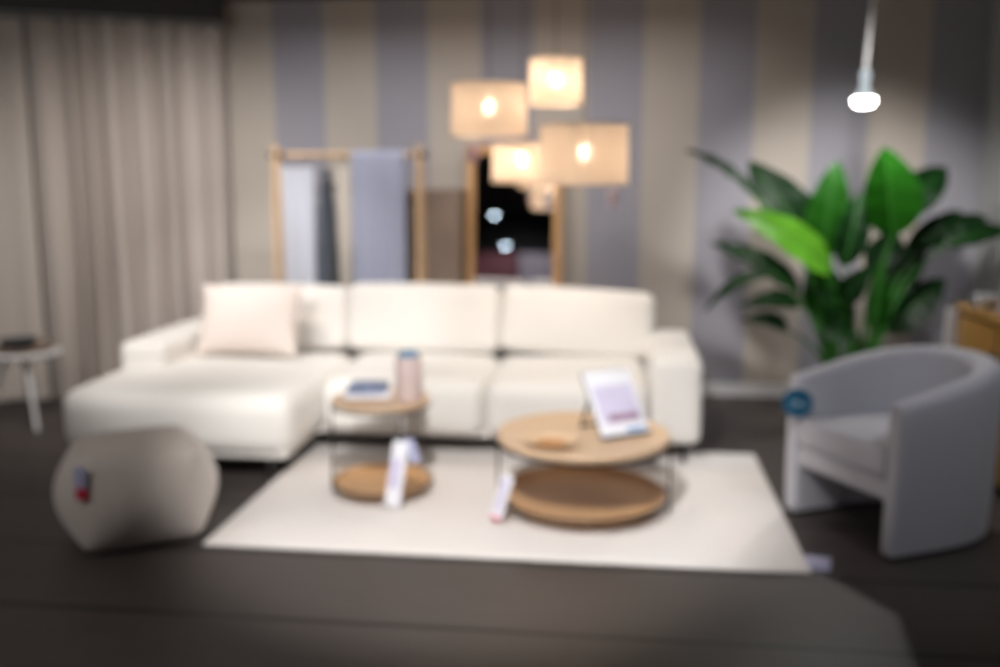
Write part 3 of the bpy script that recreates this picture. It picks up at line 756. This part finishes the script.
leaf((1.40, 6.25, .60), (1.36, 6.25, 1.05), .20, (.2, -1, .1), .25, .04, 'leafshaded', 1.42)
leaf((1.63, 6.2, .62), (1.62, 6.15, 1.10), .17, (-.1, -1, .1), .3, .03, 'leaf', 1.57)
leaf((1.74, 6.35, .60), (2.10, 6.42, .98), .27, (-.2, -1, .2), .25, .04, 'leafshaded', 1.60)  # added dark leaf, stands in for the plant's shadow on the wall
leaf((1.72, 6.4, .80), (1.98, 6.5, 1.18), .24, (-.3, -1, .1), .25, .04, 'leafshaded', 1.58)  # second added leaf, deepens the dark behind the plant
leaf((1.10, 6.2, .62), (.80, 6.15, .74), .13, (.1, -.8, .6), .3, .06, 'leafshaded', 1.38)

# ------------------------------------------------------------------ honey wood cabinet at the right wall with what lies on it
t = thing('sideboard', 'honey coloured wooden sideboard against the grey wall behind the armchair', 'sideboard', (2.18, 5.02, 0))
bm = bmesh.new(); rbox(bm, (.01, 0, .46), (.52, 1.16, .80), .004, n=1); link('body', bm, M['honey'], t)
bm = bmesh.new(); rbox(bm, (0, 0, .876), (.56, 1.18, .03), .005, n=1); link('top_panel', bm, M['honey'], t)
bm = bmesh.new(); rbox(bm, (.02, 0, .03), (.46, 1.1, .06), .003, n=1); link('plinth', bm, M['black'], t)
bm = bmesh.new(); rbox(bm, (-.295, .596, .445), (.05, .018, .83), .003, n=1); link('edge_strip', bm, M['white'], t, label='white edge strip')
for y in (-.285, .285):
    bm = bmesh.new(); rbox(bm, (-.257, y, .46), (.016, .55, .76), .003, n=1); d = link('door', bm, M['honey'], t)
    bm = bmesh.new(); tube(bm, [(-.266, y*.15, .70), (-.28, y*.15, .70)], .012, 14); link('knob', bm, M['black'], d)
t = thing('silver_tin', 'small silver tin standing on the honey wood sideboard', 'tin', (1.975, 5.39, .8915))
bm = bmesh.new(); lathe(bm, [(0, 0), (.06, 0), (.066, .006), (.07, .06), (.072, .066), (.066, .068), (.03, .082), (0, .086)], 32); link('tin_body', bm, M['silver'], t)
t = thing('leaning_brochure', 'pink and grey brochure tilted on the honey wood sideboard', 'brochure', (1.99, 5.16, .910), R(20))
Rm = Matrix.Rotation(R(-38), 4, 'Y') @ Matrix.Rotation(R(-20), 4, 'X')
bm = bmesh.new(); rbox(bm, (.12, 0, .006), (.24, .17, .006), .001, n=1, mtx=Rm); link('cover', bm, M['greypanel'], t)
bm = bmesh.new(); rbox(bm, (.13, 0, .010), (.20, .07, .002), .0006, n=1, mtx=Rm); link('printed_band', bm, M['pink'], t)
bm = bmesh.new(); tube(bm, [(.19, 0, .145), (.25, 0, .008)], .006, 8); tube(bm, [(.25, -.05, .006), (.25, .05, .006)], .006, 8); link('stand', bm, M['black'], t)

# ------------------------------------------------------------------ lights: ceiling spots, added fills and the lamps built above
def spot(name, loc, at, power, size, blend, col=(1, .95, .89), rad=.04):
    l = bpy.data.lights.new(name, 'SPOT'); l.energy = power; l.spot_size = R(size); l.spot_blend = blend; l.color = col; l.shadow_soft_size = rad
    o = bpy.data.objects.new(name, l); C.objects.link(o); o.location = loc
    o.rotation_euler = (Vector(at)-Vector(loc)).to_track_quat('-Z', 'Y').to_euler(); return o
W_ = (1, .98, .96)
spot('ceiling_spot_key', (-.5, 1.8, 2.76), (-.6, 4.6, 0), 600, 52, .65, W_)
spot('ceiling_spot_chaise', (-2.0, 2.2, 2.76), (-2.25, 5.9, .5), 270, 36, .5, W_)
spot('ceiling_spot_curtain', (-2.3, 4.3, 2.76), (-3.35, 6.6, .45), 225, 84, 1, (1, .93, .87))
l = bpy.data.lights.new('wall_fill_strip', 'AREA'); l.shape = 'RECTANGLE'; l.size = 3.4; l.size_y = .06; l.spread = R(108); l.energy = 21; l.color = (1, .965, .95)  # added unseen strip, spreads light evenly over the striped wall
o = bpy.data.objects.new('wall_fill_strip', l); C.objects.link(o); o.location = (-1.05, 5.75, 2.80)
o.rotation_euler = (Vector((-1.05, 7.05, .75))-Vector((-1.05, 5.75, 2.80))).to_track_quat('-Z', 'Y').to_euler()
spot('ceiling_spot_plant', (1.05, 4.3, 2.76), (1.5, 6.5, 1.25), 300, 50, .75, (1, .96, .93), .12)
spot('chair_fill_spot', (1.7, 2.7, 2.76), (1.4, 4.4, .4), 62, 60, .9, (.93, .95, 1))  # added fill to brighten the armchair
l = bpy.data.lights.new('reflector_bulb_light', 'AREA'); l.shape = 'DISK'; l.size = .1; l.energy = 13; l.color = (1, .97, .93)
o = bpy.data.objects.new('reflector_bulb_light', l); C.objects.link(o); o.location = (1.385, 5.8, 1.976)
spot('panel_fill_spot', (-1.8, -2.4, 2.7), (-1.8, -3.9, 1.2), 60, 90, .8, (1, .97, .95))  # added so the panels show up in the mirror
w = bpy.data.worlds.new('store_ambience'); w.use_nodes = True
w.node_tree.nodes['Background'].inputs['Color'].default_value = (.75, .8, 1, 1); w.node_tree.nodes['Background'].inputs['Strength'].default_value = .0
sc.world = w
def area(name, loc, at, power, size, col):
    l = bpy.data.lights.new(name, 'AREA'); l.energy = power; l.size = size; l.color = col
    o = bpy.data.objects.new(name, l); C.objects.link(o); o.location = loc
    o.rotation_euler = (Vector(at)-Vector(loc)).to_track_quat('-Z', 'Y').to_euler(); return o
area('pouf_fill_light', (-3.2, 2.0, 2.74), (-1.8, 3.7, 0), 44, 1.2, (1, .95, .91))  # added unseen fill, lifts the pouf front

# ------------------------------------------------------------------ camera
cd_ = bpy.data.cameras.new('camera'); cam_o = bpy.data.objects.new('camera', cd_); C.objects.link(cam_o)
cd_.sensor_width = 36; cd_.lens = 34.56
cam_o.location = (0, 0, 1.6)
cam_o.rotation_euler = (PI/2-math.atan(158.5/960), 0, R(6.85))
cd_.dof.use_dof = True; cd_.dof.focus_distance = 1.7; cd_.dof.aperture_fstop = 1.08; cd_.dof.aperture_blades = 0
cd_.clip_start = .05
sc.camera = cam_o

sc.view_settings.view_transform = 'Standard'
sc.view_settings.look = 'None'
sc.view_settings.gamma = 1
sc.view_settings.use_curve_mapping = False
sc.view_settings.exposure = 0
sc.cycles.use_denoising = True
sc.cycles.max_bounces = 10
sc.cycles.transparent_max_bounces = 12
sc.cycles.sample_clamp_indirect = 8
